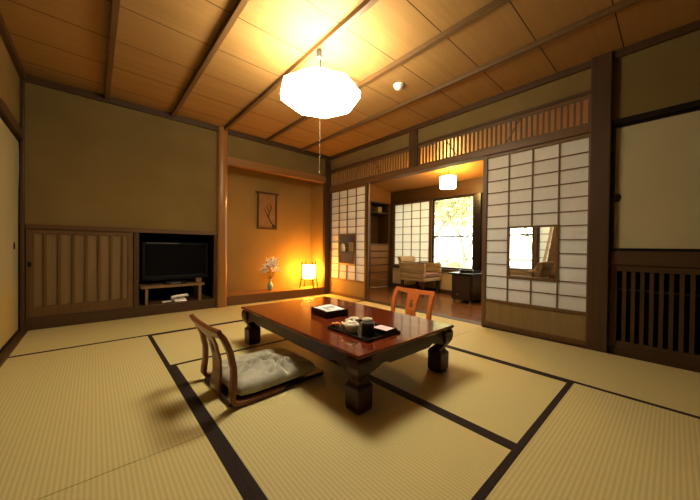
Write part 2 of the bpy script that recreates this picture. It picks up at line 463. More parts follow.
def transom(name, label, y0, y1):
    t = thing(name, label, 'transom', (.02, (y0+y1)/2, 1.872), 0, None, 'structure')
    f = MB(); f.box(-.005, .03, y0, y0-.02, 1.873, 2.134).box(-.005, .03, y1+.02, y1, 1.873, 2.134).box(-.005, .03, y0-.02, y1+.02, 1.873, 1.893).box(-.005, .03, y0-.02, y1+.02, 2.105, 2.134)
    obj('frame', f, M['mid_y'], t, .002)
    s = MB(); L = y0-y1-.04; n = 36
    for i in range(1, n):
        y = y0-.02 - L*i/n
        s.box(.006, .022, y-.0075, y+.0075, 1.893, 2.105)
    obj('slats', s, M['mid_z'], t)
    s = MB()
    for (a, za, b, zb) in ((.30, 1.90, .22, 2.10), (.62, 1.90, .69, 2.10)) if y0 < -1 else ((.35, 1.90, .43, 2.10), (.7, 1.9, .62, 2.1)):
        s.bar([(.002, y0-.02-L*a, za), (.002, y0-.02-L*b, zb)], .012, .008, (0, 1, 0))
    obj('brace', s, M['mid_z'], t)
transom('trim_24', 'slatted wooden transom left of the short upright, above the far latticed screen', -.018, -1.718)
transom('trim_25', 'slatted wooden transom right of the short upright, glowing with veranda light', -1.847, -3.578)

def shoji(name, label, x, y0, y1, cols, zrows, zp0, zp1, hole, z0=.005, z1=1.803, pap='shoji'):
    """y0 > y1; cols are the y of the paper columns' edges, hole = (col from, col to, row from, row to)"""
    t = thing(name, label, 'latticed paper screen', (x, (y0+y1)/2, z0), 0, None, 'structure')
    c0, c1 = cols[0], cols[-1]
    f = MB(); f.box(x-.015, x+.015, y0, c0, z0, z1).box(x-.015, x+.015, c1, y1, z0, z1)
    f.box(x-.015, x+.015, c0, c1, zp1, z1)
    f.box(x-.015, x+.015, c0, c1, zp0-.03, zp0)
    if zp0 - z0 > .15: f.box(x-.015, x+.015, c0, c1, z0, z0+.045)
    obj('frame', f, M['mid_z'], t, .002)
    if zp0 - z0 > .15: obj('skirt_board', B(x-.006, x+.006, c0, c1, z0+.045, zp0-.03), M['koshi'], t)
    dz = (zp1-zp0)/zrows
    zs = [zp0 + dz*i for i in range(zrows+1)]
    lat = MB(); k = .0055
    p = MB()
    for i in range(len(cols)-1):
        a, b = cols[i], cols[i+1]
        for j in range(zrows):
            if hole and hole[0] <= i < hole[1] and hole[2] <= j < hole[3]: continue
            p.quad([(x+.006, a, zs[j]), (x+.006, b, zs[j]), (x+.006, b, zs[j+1]), (x+.006, a, zs[j+1])])
    bmesh.ops.remove_doubles(p.bm, verts=p.bm.verts, dist=1e-5)
    for i in range(1, len(cols)-1):
        if hole and hole[0] < i < hole[1]:
            lat.box(x-.010, x+.005, cols[i]-k, cols[i]+k, zp0, zs[hole[2]]); lat.box(x-.010, x+.005, cols[i]-k, cols[i]+k, zs[hole[3]], zp1)
        else: lat.box(x-.010, x+.005, cols[i]-k, cols[i]+k, zp0, zp1)
    for j in range(1, zrows):
        if hole and hole[2] < j < hole[3]:
            lat.box(x-.009, x+.005, c0, cols[hole[0]], zs[j]-k*.8, zs[j]+k*.8); lat.box(x-.009, x+.005, cols[hole[1]], c1, zs[j]-k*.8, zs[j]+k*.8)
        else: lat.box(x-.009, x+.005, c0, c1, zs[j]-k*.8, zs[j]+k*.8)
    obj('lattice', lat, M['kumiko'], t)
    obj('paper', p, M[pap], t)
    if hole:
        ya, yb, za, zb = cols[hole[0]], cols[hole[1]], zs[hole[2]], zs[hole[3]]
        f = MB(); w = .014
        f.box(x-.014, x+.014, ya+w/2, ya-w, za-w, zb+w).box(x-.014, x+.014, yb+w, yb-w/2, za-w, zb+w).box(x-.014, x+.014, ya-w, yb+w, za-w, za+w*1.3).box(x-.014, x+.014, ya-w, yb+w, zb-w*.3, zb+w)
        pf = obj('pane_frame', f, M['mid_z'], t, .001)
        g = MB(); g.quad([(x, ya-w, za+w), (x, yb+w, za+w), (x, yb+w, zb-w*.3), (x, ya-w, zb-w*.3)])
        obj('pane', g, M['glass'], pf)
    return t
shoji('door_4', 'far latticed paper screen beside the alcove with a small brown viewing pane', .004, -.018, -.925, [-.048, -.26, -.468, -.682, -.888], 12, .295, 1.765, (1, 3, 2, 6))
shoji('door_5', 'near latticed paper screen beside thick pillar with a bright viewing pane', .004, -2.69, -3.5815, [-2.73, -2.944, -3.152, -3.362, -3.568], 12, .292, 1.772, (1, 3, 2, 6))
struct('trim_26', B(.004, .032, -.955, -.927, .004, 1.805), M['mid_z'], 'thin brown upright at the edge of the far latticed screen', 'post', .002)

# closet section right of the pillar
struct('trim_27', B(-.02, .06, YB, -3.712, 1.815, 1.86), M['black'], 'black lacquered head rail above the cream closet screen', 'rail', .002)
struct('trim_28', B(-.02, .06, YB, -3.712, .705, .815), M['dark_y'], 'dark wooden rail between closet screen and vent grille', 'rail', .003)
struct('baseboard_right', B(-.012, .06, YB, -3.712, -.05, .055), M['dark_y'], 'dark wooden sill below the vent grille', 'baseboard', .003)
fusuma('door_6', 'plain cream closet screen in black frame right of the pillar', .018, -3.714, -4.62, .817, 1.813, M['fusuma_r'], -1, -3.752, 1.24)
fusuma('door_7', 'plain cream closet screen beyond the right edge of view', .034, -4.60, -5.2, .817, 1.813, M['fusuma_r'], -1, -5.1, 1.24)
g = thing('vent_grille', 'dark wooden slatted grille with black recess below the cream closet screen', 'grille', (.01, -4.3, .057))
ya, yb = -3.714, -4.95
f = MB(); f.box(-.005, .03, ya, ya-.045, .057, .703).box(-.005, .03, yb+.045, yb, .057, .703).box(-.005, .03, ya-.045, yb+.045, .057, .10).box(-.005, .03, ya-.045, yb+.045, .655, .703)
obj('frame', f, M['dark_y'], g, .002)
s = MB(); y = -3.80
while y > yb+.05:
    s.box(.004, .024, y-.0115, y+.0115, .10, .655); y -= .0498
obj('slats', s, M['dark_z'], g)
obj('backing', B(.20, .22, ya, yb, .057, .703), M['void'], g, label='black recess behind the slats')
obj('cross_rail', B(.03, .045, ya-.02, yb+.02, .50, .515), M['dstand'], g)
struct('wall_closet', MB().box(.25, .30, YB-.1, -3.712, -.12, H+.05).box(.03, .25, -3.745, -3.712, -.12, H).box(.06, .25, YB-.1, YB, -.12, H).box(.06, .25, YB, -3.745, H, H+.05).box(.0, .25, YB, -3.745, -.12, -.06), M['void'], 'dark inside of the closet behind grille and screens', 'wall')

# ------------------------------------------------------------------ tatami mats
mats = [
 (-3.580, -1.8165, -.9045, -.022, 'x', 's', 'straw mat along the foot of the cupboard and television niche'),
 (-1.8145, -.017, -.9045, -.022, 'x', 's', 'straw mat along the foot of the alcove, behind the low table'),
 (-3.580, -2.726, -2.7145, -.9055, 'y', 'e', 'straw mat at the left wall, from the cupboard mat to the thin seam'),
 (-3.580, -2.726, -4.53, -2.7175, 'y', 'e', 'straw mat in the left foreground below the thin seam'),
 (-2.7255, -.905, -1.81, -.9055, 'x', 'ns', 'straw mat lying under the far edge of the low table'),
 (-2.7255, -1.8155, -3.63, -1.8105, 'y', 'we', 'straw mat under the floor chair with the grey cushion and left half of the table'),
 (-1.815, -.9055, -3.63, -1.8105, 'y', 'we', 'straw mat under the right half of the low table and right floor chair'),
 (-2.7255, -.905, -4.535, -3.6305, 'x', 'n', 'straw mat at the bottom right of the view, in the foreground'),
 (-.9045, -.017, -2.7145, -.9055, 'y', 'w', 'straw mat in front of the veranda opening at the right'),
 (-.9045, -.062, -4.53, -2.7175, 'y', 'w', 'straw mat in front of the near latticed screen and vent grille'),
]
for (x0, x1, y0, y1, ax, edges, lab) in mats:
    t = thing('tatami_mat', lab, 'tatami mat', ((x0+x1)/2, (y0+y1)/2, -.055), 0, 'tatami mats on the floor')
    obj('woven_surface', B(x0, x1, y0, y1, -.054, 0), M['tat_'+ax], t)
    w = .030
    for e in edges:
        bx = {'n': (x0, x1, y1-w, y1), 's': (x0, x1, y0, y0+w), 'e': (x1-w, x1, y0, y1), 'w': (x0, x0+w, y0, y1)}[e]
        obj('cloth_border', B(*bx, -.05, .0012), M['heri'], t, label='dark brown cloth edging')

# ------------------------------------------------------------------ low lacquered table
tx0, tx1, ty0, ty1, tz = -2.185, -1.300, -3.08, -1.62, .305
T = thing('low_table', 'low red-brown lacquered table with carved legs in the room centre', 'table', ((tx0+tx1)/2, (ty0+ty1)/2, 0))
mb = MB()
def rect(e, z): return [(tx0+e, ty0+e, z), (tx1-e, ty0+e, z), (tx1-e, ty1-e, z), (tx0+e, ty1-e, z)]
mb.loft([rect(.014, tz-.026), rect(.004, tz-.020), rect(0, tz-.014), rect(0, tz-.006), rect(.005, tz)])
obj('tabletop', mb, M['lacq'], T, .002)
def apron(a0, a1, zt):
    pts = [(a0, zt), (a1, zt)]
    low = []
    n = 60
    for i in range(n+1):
        u = i/n; s = a1 + (a0-a1)*u
        e = min(u, 1-u)*abs(a1-a0)
        z = zt-.078
        if e < .10: z = zt-.115 + .037*(e/.10)**.7
        elif e < .20: z = zt-.078 + .016*math.sin((e-.10)/.10*PI)
        low.append((s, z))
    return pts + low
zt = tz-.024
e = .022
obj('apron', MB().prism_x(apron(ty0+.06, ty1-.06, zt), tx0+e, tx0+e+.03), M['lacq_d'], T, .003)
obj('apron', MB().prism_x(apron(ty0+.06, ty1-.06, zt), tx1-e-.03, tx1-e), M['lacq_d'], T, .003)
obj('apron', MB().prism_y(apron(tx0+.06, tx1-.06, zt), ty0+e, ty0+e+.03), M['lacq_d'], T, .003)
obj('apron', MB().prism_y(apron(tx0+.06, tx1-.06, zt), ty1-e-.03, ty1-e), M['lacq_d'], T, .003)
for sx, sy, cx, cy in ((-1, -1, tx0, ty0), (1, -1, tx1, ty0), (1, 1, tx1, ty1), (-1, 1, tx0, ty1)):
    # (z, outer inset, inner inset) measured from the corner of the top
    prof = [(.281, .012, .100), (.262, .004, .102), (.235, .003, .096), (.205, .008, .088), (.185, .018, .084), (.168, .030, .090),
            (.155, .038, .104), (.145, .040, .116), (.135, .034, .122), (.125, .022, .124), (.02, .024, .124), (.0016, .028, .120)]
    rings = []
    for z, o, i in prof:
        xs = (cx - sx*o, cx - sx*i); ys = (cy - sy*o, cy - sy*i)
        rings.append([(xs[0], ys[0], z), (xs[1], ys[0], z), (xs[1], ys[1], z), (xs[0], ys[1], z)])
    obj('leg', MB().loft(rings), M['lacq_d'], T, .005)

# ------------------------------------------------------------------ legless floor chairs (local: +x is forward, towards the table)
def side_curve(z):
    # x offset of the back at height z
    pts = [(0, 0), (.05, -.004), (.12, .012), (.2, .012), (.28, -.004), (.34, -.026), (.405, -.064)]
    for (a, xa), (b, xb) in zip(pts, pts[1:]):
        if a <= z <= b:
            u = (z-a)/(b-a); u = u*u*(3-2*u)*.5 + u*.5
            return xa + (xb-xa)*u
    return pts[-1][1]
def make_zaisu(label, loc, rz, wmat, basemat, topz=.40):
    t = thing('floor_chair', label, 'legless chair', loc, rz, 'legless chairs at the low table')
    hw = .218
    L = .605
    mb = MB()
    mb.prism_z([(0, -hw+.02), (.03, -hw+.012), (L-.015, -hw+.005), (L, -hw+.02), (L, hw-.02), (L-.015, hw-.005), (.03, hw-.012), (0, hw-.02)], .003, .022)
    obj('seat_board', mb, basemat, t, .004, local=True)
    for s in (-1, 1):
        path = [(.30, s*hw, .016), (.15, s*hw, .016), (.06, s*hw, .017), (.02, s*hw, .026), (.002, s*hw, .05)]
        zs = [.09, .13, .17, .21, .25, .29, .33, .365, topz-.012]
        path += [(side_curve(z), s*(hw - .004*(z/.4)), z) for z in zs]
        w = [.026, .030, .036, .044, .050] + [.048, .044, .042, .042, .042, .043, .044, .046, .048]
        obj('back_post', MB().bar(path, w, .026, (0, 1, 0)), wmat, t, .005, smooth=False, local=True)
    # crest rail, bowed slightly and raised at its ends
    n = 18; rings = []
    for i in range(n+1):
        u = -1 + 2*i/n
        y = u*(hw+.014)
        zc = topz - .016 + .010*abs(u)**3 - .0*u
        hh = .048 - .008*abs(u)
        xb = side_curve(zc) - .012*(1-u*u)
        th = .024
        up = Vector((-.45, 0, 1)).normalized(); fw = Vector((1, 0, .45)).normalized()
        c = Vector((xb, y, zc))
        # lower edge flares down in the middle to meet the splat
        dn = .5*hh + .022*math.exp(-(u/.28)**2)
        ring = [c + up*hh*.5 + fw*th/2, c + up*hh*.5 - fw*th/2, c - up*dn - fw*th/2, c - up*dn + fw*th/2]
        rings.append([tuple(p) for p in ring])
    obj('crest_rail', MB().loft(rings), wmat, t, .005, local=True)
    # splat with gourd shaped piercing
    def half(z):
        u = z/(topz-.04)
        return .058 + .012*max(0, (u-.72)/.28)**1.5 + .010*max(0, (.35-u)/.35)
    nz, ny = 44, 22
    zs = [.018 + (topz-.045-.018)*i/nz for i in range(nz+1)]
    mb = MB(); grid = []
    for z in zs:
        grid.append([mb.bm.verts.new((side_curve(z) - .011*min(1, z/.3), half(z)*(-1+2*j/ny), z)) for j in range(ny+1)])
    def hole(z, y):
        a = (z-.255)/.026; b = (z-.295)/.017
        return (y/.022)**2 + a*a < 1 or (y/.014)**2 + b*b < 1
    for i in range(nz):
        for j in range(ny):
            zc = (zs[i]+zs[i+1])/2; yc = half(zc)*(-1+2*(j+.5)/ny)
            if hole(zc, yc): continue
            mb.bm.faces.new([grid[i][j], grid[i][j+1], grid[i+1][j+1], grid[i+1][j]])
    bmesh.ops.delete(mb.bm, geom=[v for v in mb.bm.verts if not v.link_faces], context='VERTS')
    sp = obj('splat', mb, wmat, t, local=True)
    so = sp.modifiers.new('thick', 'SOLIDIFY'); so.thickness = .012; so.offset = 0
    return t
make_zaisu('reddish wooden floor chair with pierced back at left of table, carrying grey cushion', (-2.612, -2.382, 0), math.radians(2), M['zaisu'], M['zaisu_b'])
make_zaisu('orange wooden floor chair on the veranda side of the low table', (-.775, -2.335, 0), PI + math.radians(0), M['zaisu_o'], M['zaisu_b'])

def cushion(label, loc, sx, sy, h, mat, rz, seed):
    mb = MB(); n = 44; top = []; bot = []
    cre = [((.15, -.9), (.1, .5), .018, .05), ((-.5, .2), (.35, -.35), .016, .045), ((-.75, -.4), (-.1, .1), .014, .05), ((-.35, .75), (.2, .2), .014, .05), ((-.8, .45), (-.3, -.1), .012, .05), ((-.2, -.75), (.25, -.4), .014, .05)]
    for i in range(n+1):
        rt, rb = [], []
        for j in range(n+1):
            u, v = -1+2*i/n, -1+2*j/n
            # rounded square outline
            k = 1 - .05*(abs(u)**4)*(abs(v)**4)
            x, y = u*sx/2*k*(1-.02*v*v), v*sy/2*k*(1-.02*u*u)
            e = max(0., 1-abs(u)**9)*max(0., 1-abs(v)**7)
            z = h*(.50 + .50*e**.45)*(1 - .16*max(0, u)**2)
            z += .012*noise.noise(Vector((u*2.2, v*2.2, seed)))*e + .008*noise.noise(Vector((u*5, v*5, seed+3)))*e
            for (a, b, dpt, wd) in cre:
                ax, ay = a; bx, by = b
                L2 = (bx-ax)**2 + (by-ay)**2
                s = max(0, min(1, ((u-ax)*(bx-ax)+(v-ay)*(by-ay))/L2))
                d = math.hypot(u-ax-s*(bx-ax), v-ay-s*(by-ay))
                z -= 1.9*dpt*math.exp(-(d/wd)**2)*e
                z += .8*dpt*math.exp(-((d-.12)/.07)**2)*e
            rt.append((x, y, z)); rb.append((x*.97, y*.97, h*.30*(1-e)))
        top.append(rt); bot.append(rb)
    vt = [[mb.bm.verts.new(p) for p in r] for r in top]; vb = [[mb.bm.verts.new(p) for p in r] for r in bot]
    for i in range(n):
        for j in range(n):
            mb.bm.faces.new([vt[i][j], vt[i+1][j], vt[i+1][j+1], vt[i][j+1]])
            mb.bm.faces.new([vb[i][j], vb[i][j+1], vb[i+1][j+1], vb[i+1][j]])
    for k in range(n):
        mb.bm.faces.new([vt[k][0], vb[k][0], vb[k+1][0], vt[k+1][0]]); mb.bm.faces.new([vt[k+1][n], vb[k+1][n], vb[k][n], vt[k][n]])
        mb.bm.faces.new([vt[0][k+1], vb[0][k+1], vb[0][k], vt[0][k]]); mb.bm.faces.new([vt[n][k], vb[n][k], vb[n][k+1], vt[n][k+1]])
    o = obj('floor_cushion', mb, mat, None, smooth=True)
    o.location = loc; o.rotation_euler = (0, 0, rz)
    return tag(o, label, 'cushion')
cushion('puffy crumpled grey-green cushion on the seat of the left floor chair', (-2.325, -2.382, .023), .52, .445, .090, M['cushion'], math.radians(2), 1.3)

# ------------------------------------------------------------------ things on the table
def box_tray(name, label, cat, cx, cy, z, sx, sy, h, rz, mat, wall=.008):
    t = thing(name, label, cat, (cx, cy, z), rz)
    obj('base', B(-sx/2, sx/2, -sy/2, sy/2, 0, wall), mat, t, .001, local=True)
    m = MB(); m.box(-sx/2, -sx/2+wall, -sy/2, sy/2, 0.0005, h).box(sx/2-wall, sx/2, -sy/2, sy/2, .0005, h).box(-sx/2+wall, sx/2-wall, -sy/2, -sy/2+wall, .0005, h).box(-sx/2+wall, sx/2-wall, sy/2-wall, sy/2, .0005, h)
    obj('rim', m, mat, t, .0015, local=True)
    return t
bc = (-1.765, -2.305); br = math.radians(-6)
box_tray('lacquer_box', 'black open lacquer box holding white papers, at the table centre', 'box', bc[0], bc[1], tz, .195, .230, .048, br, M['black'])
p = MB(); n = 10; g = []
for i in range(n+1):
    g.append([p.bm.verts.new((-.082+.164*i/n, -.100+.200*j/n, .004*math.sin(i*.5+1)*math.sin(j*.45))) for j in range(n+1)])
for i in range(n):
    for j in range(n): p.bm.faces.new([g[i][j], g[i+1][j], g[i+1][j+1], g[i][j+1]])
o = obj('paper_leaflet', p, M['papr']); o.location = (bc[0], bc[1], tz+.0475); o.rotation_euler = (0, 0, br+math.radians(1))
tag(o, 'white leaflet with grey print lying topmost in black lacquer box', 'leaflet')
o.modifiers.new('thick', 'SOLIDIFY').thickness = .0012
pr = MB(); pr.box(-.03, .05, -.02, .03, .0045, .0055).box(-.06, -.035, -.07, .03, .0045, .0055)
obj('print', pr, M['inkp'], o, local=True)
ob = obj('paper_stack', B(-.082, .082, -.10, .10, .0085, .038), M['papr'], None); ob.location = (bc[0], bc[1], tz); ob.rotation_euler = (0, 0, br)
tag(ob, 'stack of white papers filling the black lacquer box', 'paper stack')

box_tray('serving_tray', 'square black tray carrying the tea things on the table', 'tray', -1.872, -2.787, tz, .285, .36, .014, 0, M['black'], .006)
tzz = tz+.0062
def turned(name, label, cat, x, y, z, prof, mat, n=28, group=None):
    t = thing(name, label, cat, (x, y, z), 0, group)
    return t
# tea pot (front, cream)
t = thing('teapot', 'small cream ceramic teapot at the front of the black tray', 'teapot', (-1.955, -2.775, tzz))
obj('body', MB().lathe([(.026, 0), (.030, .003), (.041, .018), (.046, .034), (.043, .048), (.034, .056), (.026, .058)], n=28), M['cream'], t, smooth=True, local=True)
obj('lid', MB().lathe([(.029, .0585), (.028, .062), (.018, .067), (.008, .069), (.007, .075), (.010, .079), (.007, .084), (.001, .085)], n=24), M['cream'], t, smooth=True, local=True)
obj('spout', MB().tube([(-.02, .040, .030), (-.026, .052, .040), (-.030, .060, .054)], [.012, .009, .006], 12), M['cream'], t, smooth=True, local=True)
obj('handle', MB().tube([(.030, .030, .036), (.048, .048, .042), (.068, .068, .050)], [.010, .008, .009], 12), M['cream'], t, smooth=True, local=True)
cupprof = [(.017, 0), (.019, .004), (.027, .018), (.031, .036), (.032, .048), (.030, .048), (.028, .034), (.022, .014), (.004, .008)]
for (x, y, lab) in ((-1.842, -2.672, 'cream teacup at the rear of the black tray, nearest the lacquer box'), (-1.785, -2.735, 'cream teacup at the rear of the tray, beside the dark tea caddy'), (-1.895, -2.690, 'cream teacup just behind the teapot on the tray')):
    t = thing('teacup', lab, 'teacup', (x, y, tzz), 0, 'teacups on the tray')
    obj('cup', MB().lathe(cupprof, n=24), M['cream'], t, smooth=True, local=True)
    obj('foot', MB().lathe([(.015, -.0), (.016, .004)], n=20), M['cream'], t, local=True)
t = thing('tea_caddy', 'dark cylindrical tea caddy with lid greyed by a painted sheen beside the teapot', 'tea caddy', (-1.915, -2.872, tzz))
obj('body', MB().lathe([(.036, 0), (.038, .002), (.038, .050), (.037, .052)], n=28), M['caddy'], t, .001, local=True)
obj('lid', MB().lathe([(.039, .052), (.039, .067), (.036, .071), (.002, .073)], n=28), M['caddy_sheen'], t, .001, local=True)
for (x, y, a, mt, lab) in ((-1.958, -2.640, .4, 'sweet', 'orange wrapped sweet at the left corner of the black tray'), (-1.925, -2.670, 1.3, 'sweet2', 'pale pink wrapped sweet between orange sweet and teapot')):
    t = thing('wrapped_sweet', lab, 'sweet', (x, y, tzz), a, 'sweets on the tray')
    m = MB(); m.lathe([(.004, -.022), (.013, -.016), (.016, 0), (.013, .016), (.004, .022)], n=14)
    bmesh.ops.rotate(m.bm, matrix=Matrix.Rotation(PI/2, 3, 'X'), cent=(0,0,0), verts=m.bm.verts); bmesh.ops.translate(m.bm, vec=(0, 0, .0165), verts=m.bm.verts)
    obj('body', m, M[mt], t, smooth=True, local=True)
    for s in (-1, 1):
        obj('twist', MB().loft([[(-.003, s*.021, .014), (.003, s*.021, .014), (.003, s*.021, .019), (-.003, s*.021, .019)], [(-.012, s*.036, .004), (.012, s*.036, .004), (.012, s*.036, .026), (-.012, s*.036, .026)]]), M[mt], t, local=True)
t = box_tray('sweet_box', 'small black box topped with pinkish white paper at right of tray', 'box', -1.806, -2.895, tzz, .105, .125, .026, math.radians(4), M['black'])
m = MB(); m.box(-.044, .044, -.054, .054, .0085, .024)
o = obj('folded_napkin', m, M['pinkp'], None, .003); o.location = (-1.806, -2.895, tzz); o.rotation_euler = (0, 0, math.radians(4))
tag(o, 'pinkish white folded paper napkin in the small black box', 'napkin')

# ------------------------------------------------------------------ hanging lamp
LX, LY = -1.79, -2.19
t = thing('pendant_lamp', 'large glowing white faceted paper pendant lamp over the table', 'hanging lamp', (LX, LY, 1.89))
scal = lambda a: 1 + .045*math.cos(8*a)
prof = [(.10, 1.922), (.20, 1.928), (.270, 1.952), (.312, 1.985), (.318, 2.035), (.275, 2.068), (.20, 2.084), (.08, 2.086)]
obj('lamp_shade', MB().lathe(prof, (LX, LY, 0), 8, True), M['lamp'], t, smooth=False)
m = MB(); n = 40
m.loft([[(LX + (.19+.010*math.cos(2*PI*k/8))*math.cos(2*PI*i/n), LY + (.19+.010*math.cos(2*PI*k/8))*math.sin(2*PI*i/n), 2.100 + .010*math.sin(2*PI*k/8)) for k in range(8)] for i in range(n+1)], False)
obj('added_glow_ring', m, M['tube'], t, label='added glowing ring above the shade that brightens the ceiling')  # extra emitter set on the closed shade top, brightens the ceiling around it
obj('cord', MB().tube([(LX, LY, 2.085), (LX, LY, 2.30)], .005), M['blackm'], t)
obj('pull_cord', MB().tube([(LX, LY, 1.921), (LX, LY, 1.42)], .0008, 6), M['cord'], t)
obj('pull_knob', MB().lathe([(.0015, 1.42), (.004, 1.414), (.004, 1.402), (.0015, 1.398)], (LX, LY, 0), 10), M['cord'], t)
hk = MB(); hk.lathe([(.020, 2.295), (.024, 2.30), (.024, 2.345), (.020, 2.361)], (LX-.012, LY, 0), 16)
obj('ceiling_hook', hk, M['hook'], t, label='grey ceiling connector')

t = thing('smoke_detector', 'small round white smoke detector on the ceiling boards', 'smoke detector', (-.915, -2.26, H))
obj('base', MB().lathe([(.050, 2.3995), (.050, 2.390), (.044, 2.386)], (-.915, -2.26, 0), 28), M['white'], t)
obj('dome', MB().lathe([(.040, 2.386), (.040, 2.370), (.030, 2.360), (.012, 2.356)], (-.915, -2.26, 0), 28), M['white'], t, smooth=True)

# ------------------------------------------------------------------ niche: television etc.
t = thing('tv_stand', 'low brown wooden stand under the television in the dark niche', 'stand', (-2.37, .14, .118))
obj('top_board', B(-2.715, -2.035, .015, .34, .308, .338), M['tvstand'], t, .003)
obj('side_panel', B(-2.672, -2.642, .03, .33, .118, .308), M['tvstand'], t, .002)
obj('side_panel', B(-2.105, -2.070, .03, .33, .118, .308), M['tvstand'], t, .002)
t = thing('television', 'dark flat television standing in the black niche', 'television', (-2.33, .2, .338))
f = MB(); X0, X1, Z0, Z1 = -2.690, -1.955, .385, .858
f.box(X0, X0+.03, .17, .22, Z0, Z1).box(X1-.03, X1, .17, .22, Z0, Z1).box(X0+.03, X1-.03, .17, .22, Z1-.03, Z1).box(X0+.03, X1-.03, .17, .22, Z0, Z0+.055).box(X0+.03, X1-.03, .19, .25, Z0+.055, Z1-.03)
obj('case', f, M['tvcase'], t, .006)
obj('screen', B(X0+.03, X1-.03, .180, .189, Z0+.055, Z1-.03), M['screen'], t)
obj('top_highlight', B(X0+.04, -2.30, .166, .1695, Z1-.016, Z1-.010), M['silver'], t, label='thin silvery strip standing for a highlight on the top bezel')  # pale strip stands in for a highlight along the top edge
obj('stand_neck', B(-2.38, -2.26, .195, .225, .352, Z0), M['tvcase'], t)
st = MB(); st.lathe([(.17, .3385), (.17, .346), (.15, .352)], (0, 0, 0), 32)
bmesh.ops.scale(st.bm, vec=(1, .55, 1), verts=st.bm.verts); bmesh.ops.translate(st.bm, vec=(-2.32, .21, 0), verts=st.bm.verts)
obj('stand_base', st, M['tvcase'], t)
t = thing('media_player', 'small black box with a painted highlight strip on its front below the television screen', 'set-top box', (-2.36, .07, .338))
obj('case', B(-2.47, -2.25, .028, .105, .339, .375), M['tvcase'], t, .003)
obj('front_highlight', B(-2.42, -2.31, .024, .0275, .352, .360), M['silver'], t)  # pale strip painted where the box front shows a highlight
t = thing('wooden_caddy', 'small dark wooden box at the right end of the television stand', 'box', (-2.09, .09, .338))
obj('case', B(-2.125, -2.062, .06, .13, .339, .385), M['tvstand'], t, .002)
obj('lid', B(-2.128, -2.059, .057, .133, .3855, .394), M['tvstand'], t, .002)
t = thing('telephone', 'white desk telephone on the niche floor beneath the stand', 'telephone', (-2.31, .10, .118))
mb = MB(); mb.hexa([(-2.375, .03, .119), (-2.235, .03, .119), (-2.235, .21, .119), (-2.375, .21, .119)], [(-2.370, .035, .140), (-2.240, .035, .140), (-2.240, .205, .168), (-2.370, .205, .168)])
obj('body', mb, M['white'], t, .006)
obj('handset', MB().tube([(-2.40, .05, .165), (-2.395, .06, .178), (-2.34, .08, .186), (-2.275, .10, .188), (-2.215, .125, .182), (-2.205, .13, .168)], [.016, .019, .013, .013, .019, .016], 12), M['white'], t, smooth=True)
mb = MB()
for i in range(3):
    for j in range(3): mb.box(-2.33+.022*i, -2.316+.022*i, .045+.012*j, .053+.012*j, .1415+.002*j, .1465+.002*j)
obj('keypad', mb, M['inkp'], t)
co = MB(); pts = []
for i in range(120):
    a = i*.75; s = i/119
    pts.append((-2.40-.10*s, .06+.012*math.cos(a)-.02*s, .1305+.010*math.sin(a)))
co.tube(pts, .003, 6)
obj('cord', co, M['white'], t, smooth=True)

# ------------------------------------------------------------------ alcove: lamp, vase, picture
ax, ay, az = -.345, .125, .120
t = thing('andon_lamp', 'glowing square paper floor lantern on thin dark legs in the alcove', 'lantern', (ax, ay, az), math.radians(38))
s0, s1 = .082, .082
m = MB(); m.loft([[(-s0, -s0, .160), (s0, -s0, .160), (s0, s0, .160), (-s0, s0, .160)], [(-s1, -s1, .395), (s1, -s1, .395), (s1, s1, .395), (-s1, s1, .395)]], True)
obj('lamp_shade', m, M['andon'], t, local=True)
for sx, sy in ((-1, -1), (1, -1), (1, 1), (-1, 1)):
    obj('leg', MB().bar([(sx*.122, sy*.122, 0.0), (sx*.100, sy*.100, .160), (sx*.092, sy*.092, .40), (sx*.090, sy*.090, .445)], .014, .014, (1, 0, 0)), M['blackm'], t, local=True)
for z, s in ((.153, .101), (.402, .092)):
    m = MB()
    for (x0, x1, y0, y1) in ((-s, s, -s-.005, -s+.005), (-s, s, s-.005, s+.005), (-s-.005, -s+.005, -s+.005, s-.005), (s-.005, s+.005, -s+.005, s-.005)): m.box(x0, x1, y0, y1, z-.006, z+.006)
    bmesh.ops.remove_doubles(m.bm, verts=m.bm.verts, dist=1e-5)
    obj('frame_ring', m, M['blackm'], t, local=True)

vx, vy, vz = -1.0, .25, .120
t = thing('flower_vase', 'small pale green ceramic vase on the alcove floor', 'vase', (vx, vy, vz))
obj('body', MB().lathe([(.028, 0), (.036, .01), (.046, .04), (.047, .06), (.036, .095), (.020, .13), (.016, .16), (.022, .175), (.019, .175), (.013, .16), (.012, .14)], (vx, vy, vz), 28), M['vase'], t, smooth=True)
fl = [(.00, .05, .46), (-.07, .0, .38), (.06, -.02, .42), (.03, -.05, .33), (-.03, -.05, .42), (.08, .02, .48), (-.10, .02, .31), (.10, -.03, .33)]
t = thing('lily_bouquet', 'bunch of white lilies with dark leaves standing in the pale green vase', 'flowers', (vx, vy, vz+.15))
for (dx, dy, dz) in fl:
    obj('stem', MB().tube([(vx, vy, vz+.172), (vx+dx*.4, vy+dy*.4, vz+.22), (vx+dx, vy+dy, vz+dz-.02)], .0035, 6), M['stemg'], t)
    c = Vector((vx+dx, vy+dy, vz+dz)); fw = Vector((dx*2, -.6+dy, .5)).normalized()
    sd = fw.cross(Vector((0, 0, 1))).normalized(); up = sd.cross(fw)
    pm = MB(); c0 = pm.bm.verts.new(c - fw*.02)
    for k in range(6):
        a = 2*PI*k/6 + dx*9
        rd = sd*math.cos(a) + up*math.sin(a); tg = fw.cross(rd)
        p1 = c + fw*.015 + rd*.036; p2 = c + fw*.018 + rd*.075
        pm.bm.faces.new([c0] + [pm.bm.verts.new(p) for p in (p1 + tg*.024, p2, p1 - tg*.024)])
    obj('bloom', pm, M['petal'], t)
lm = MB()
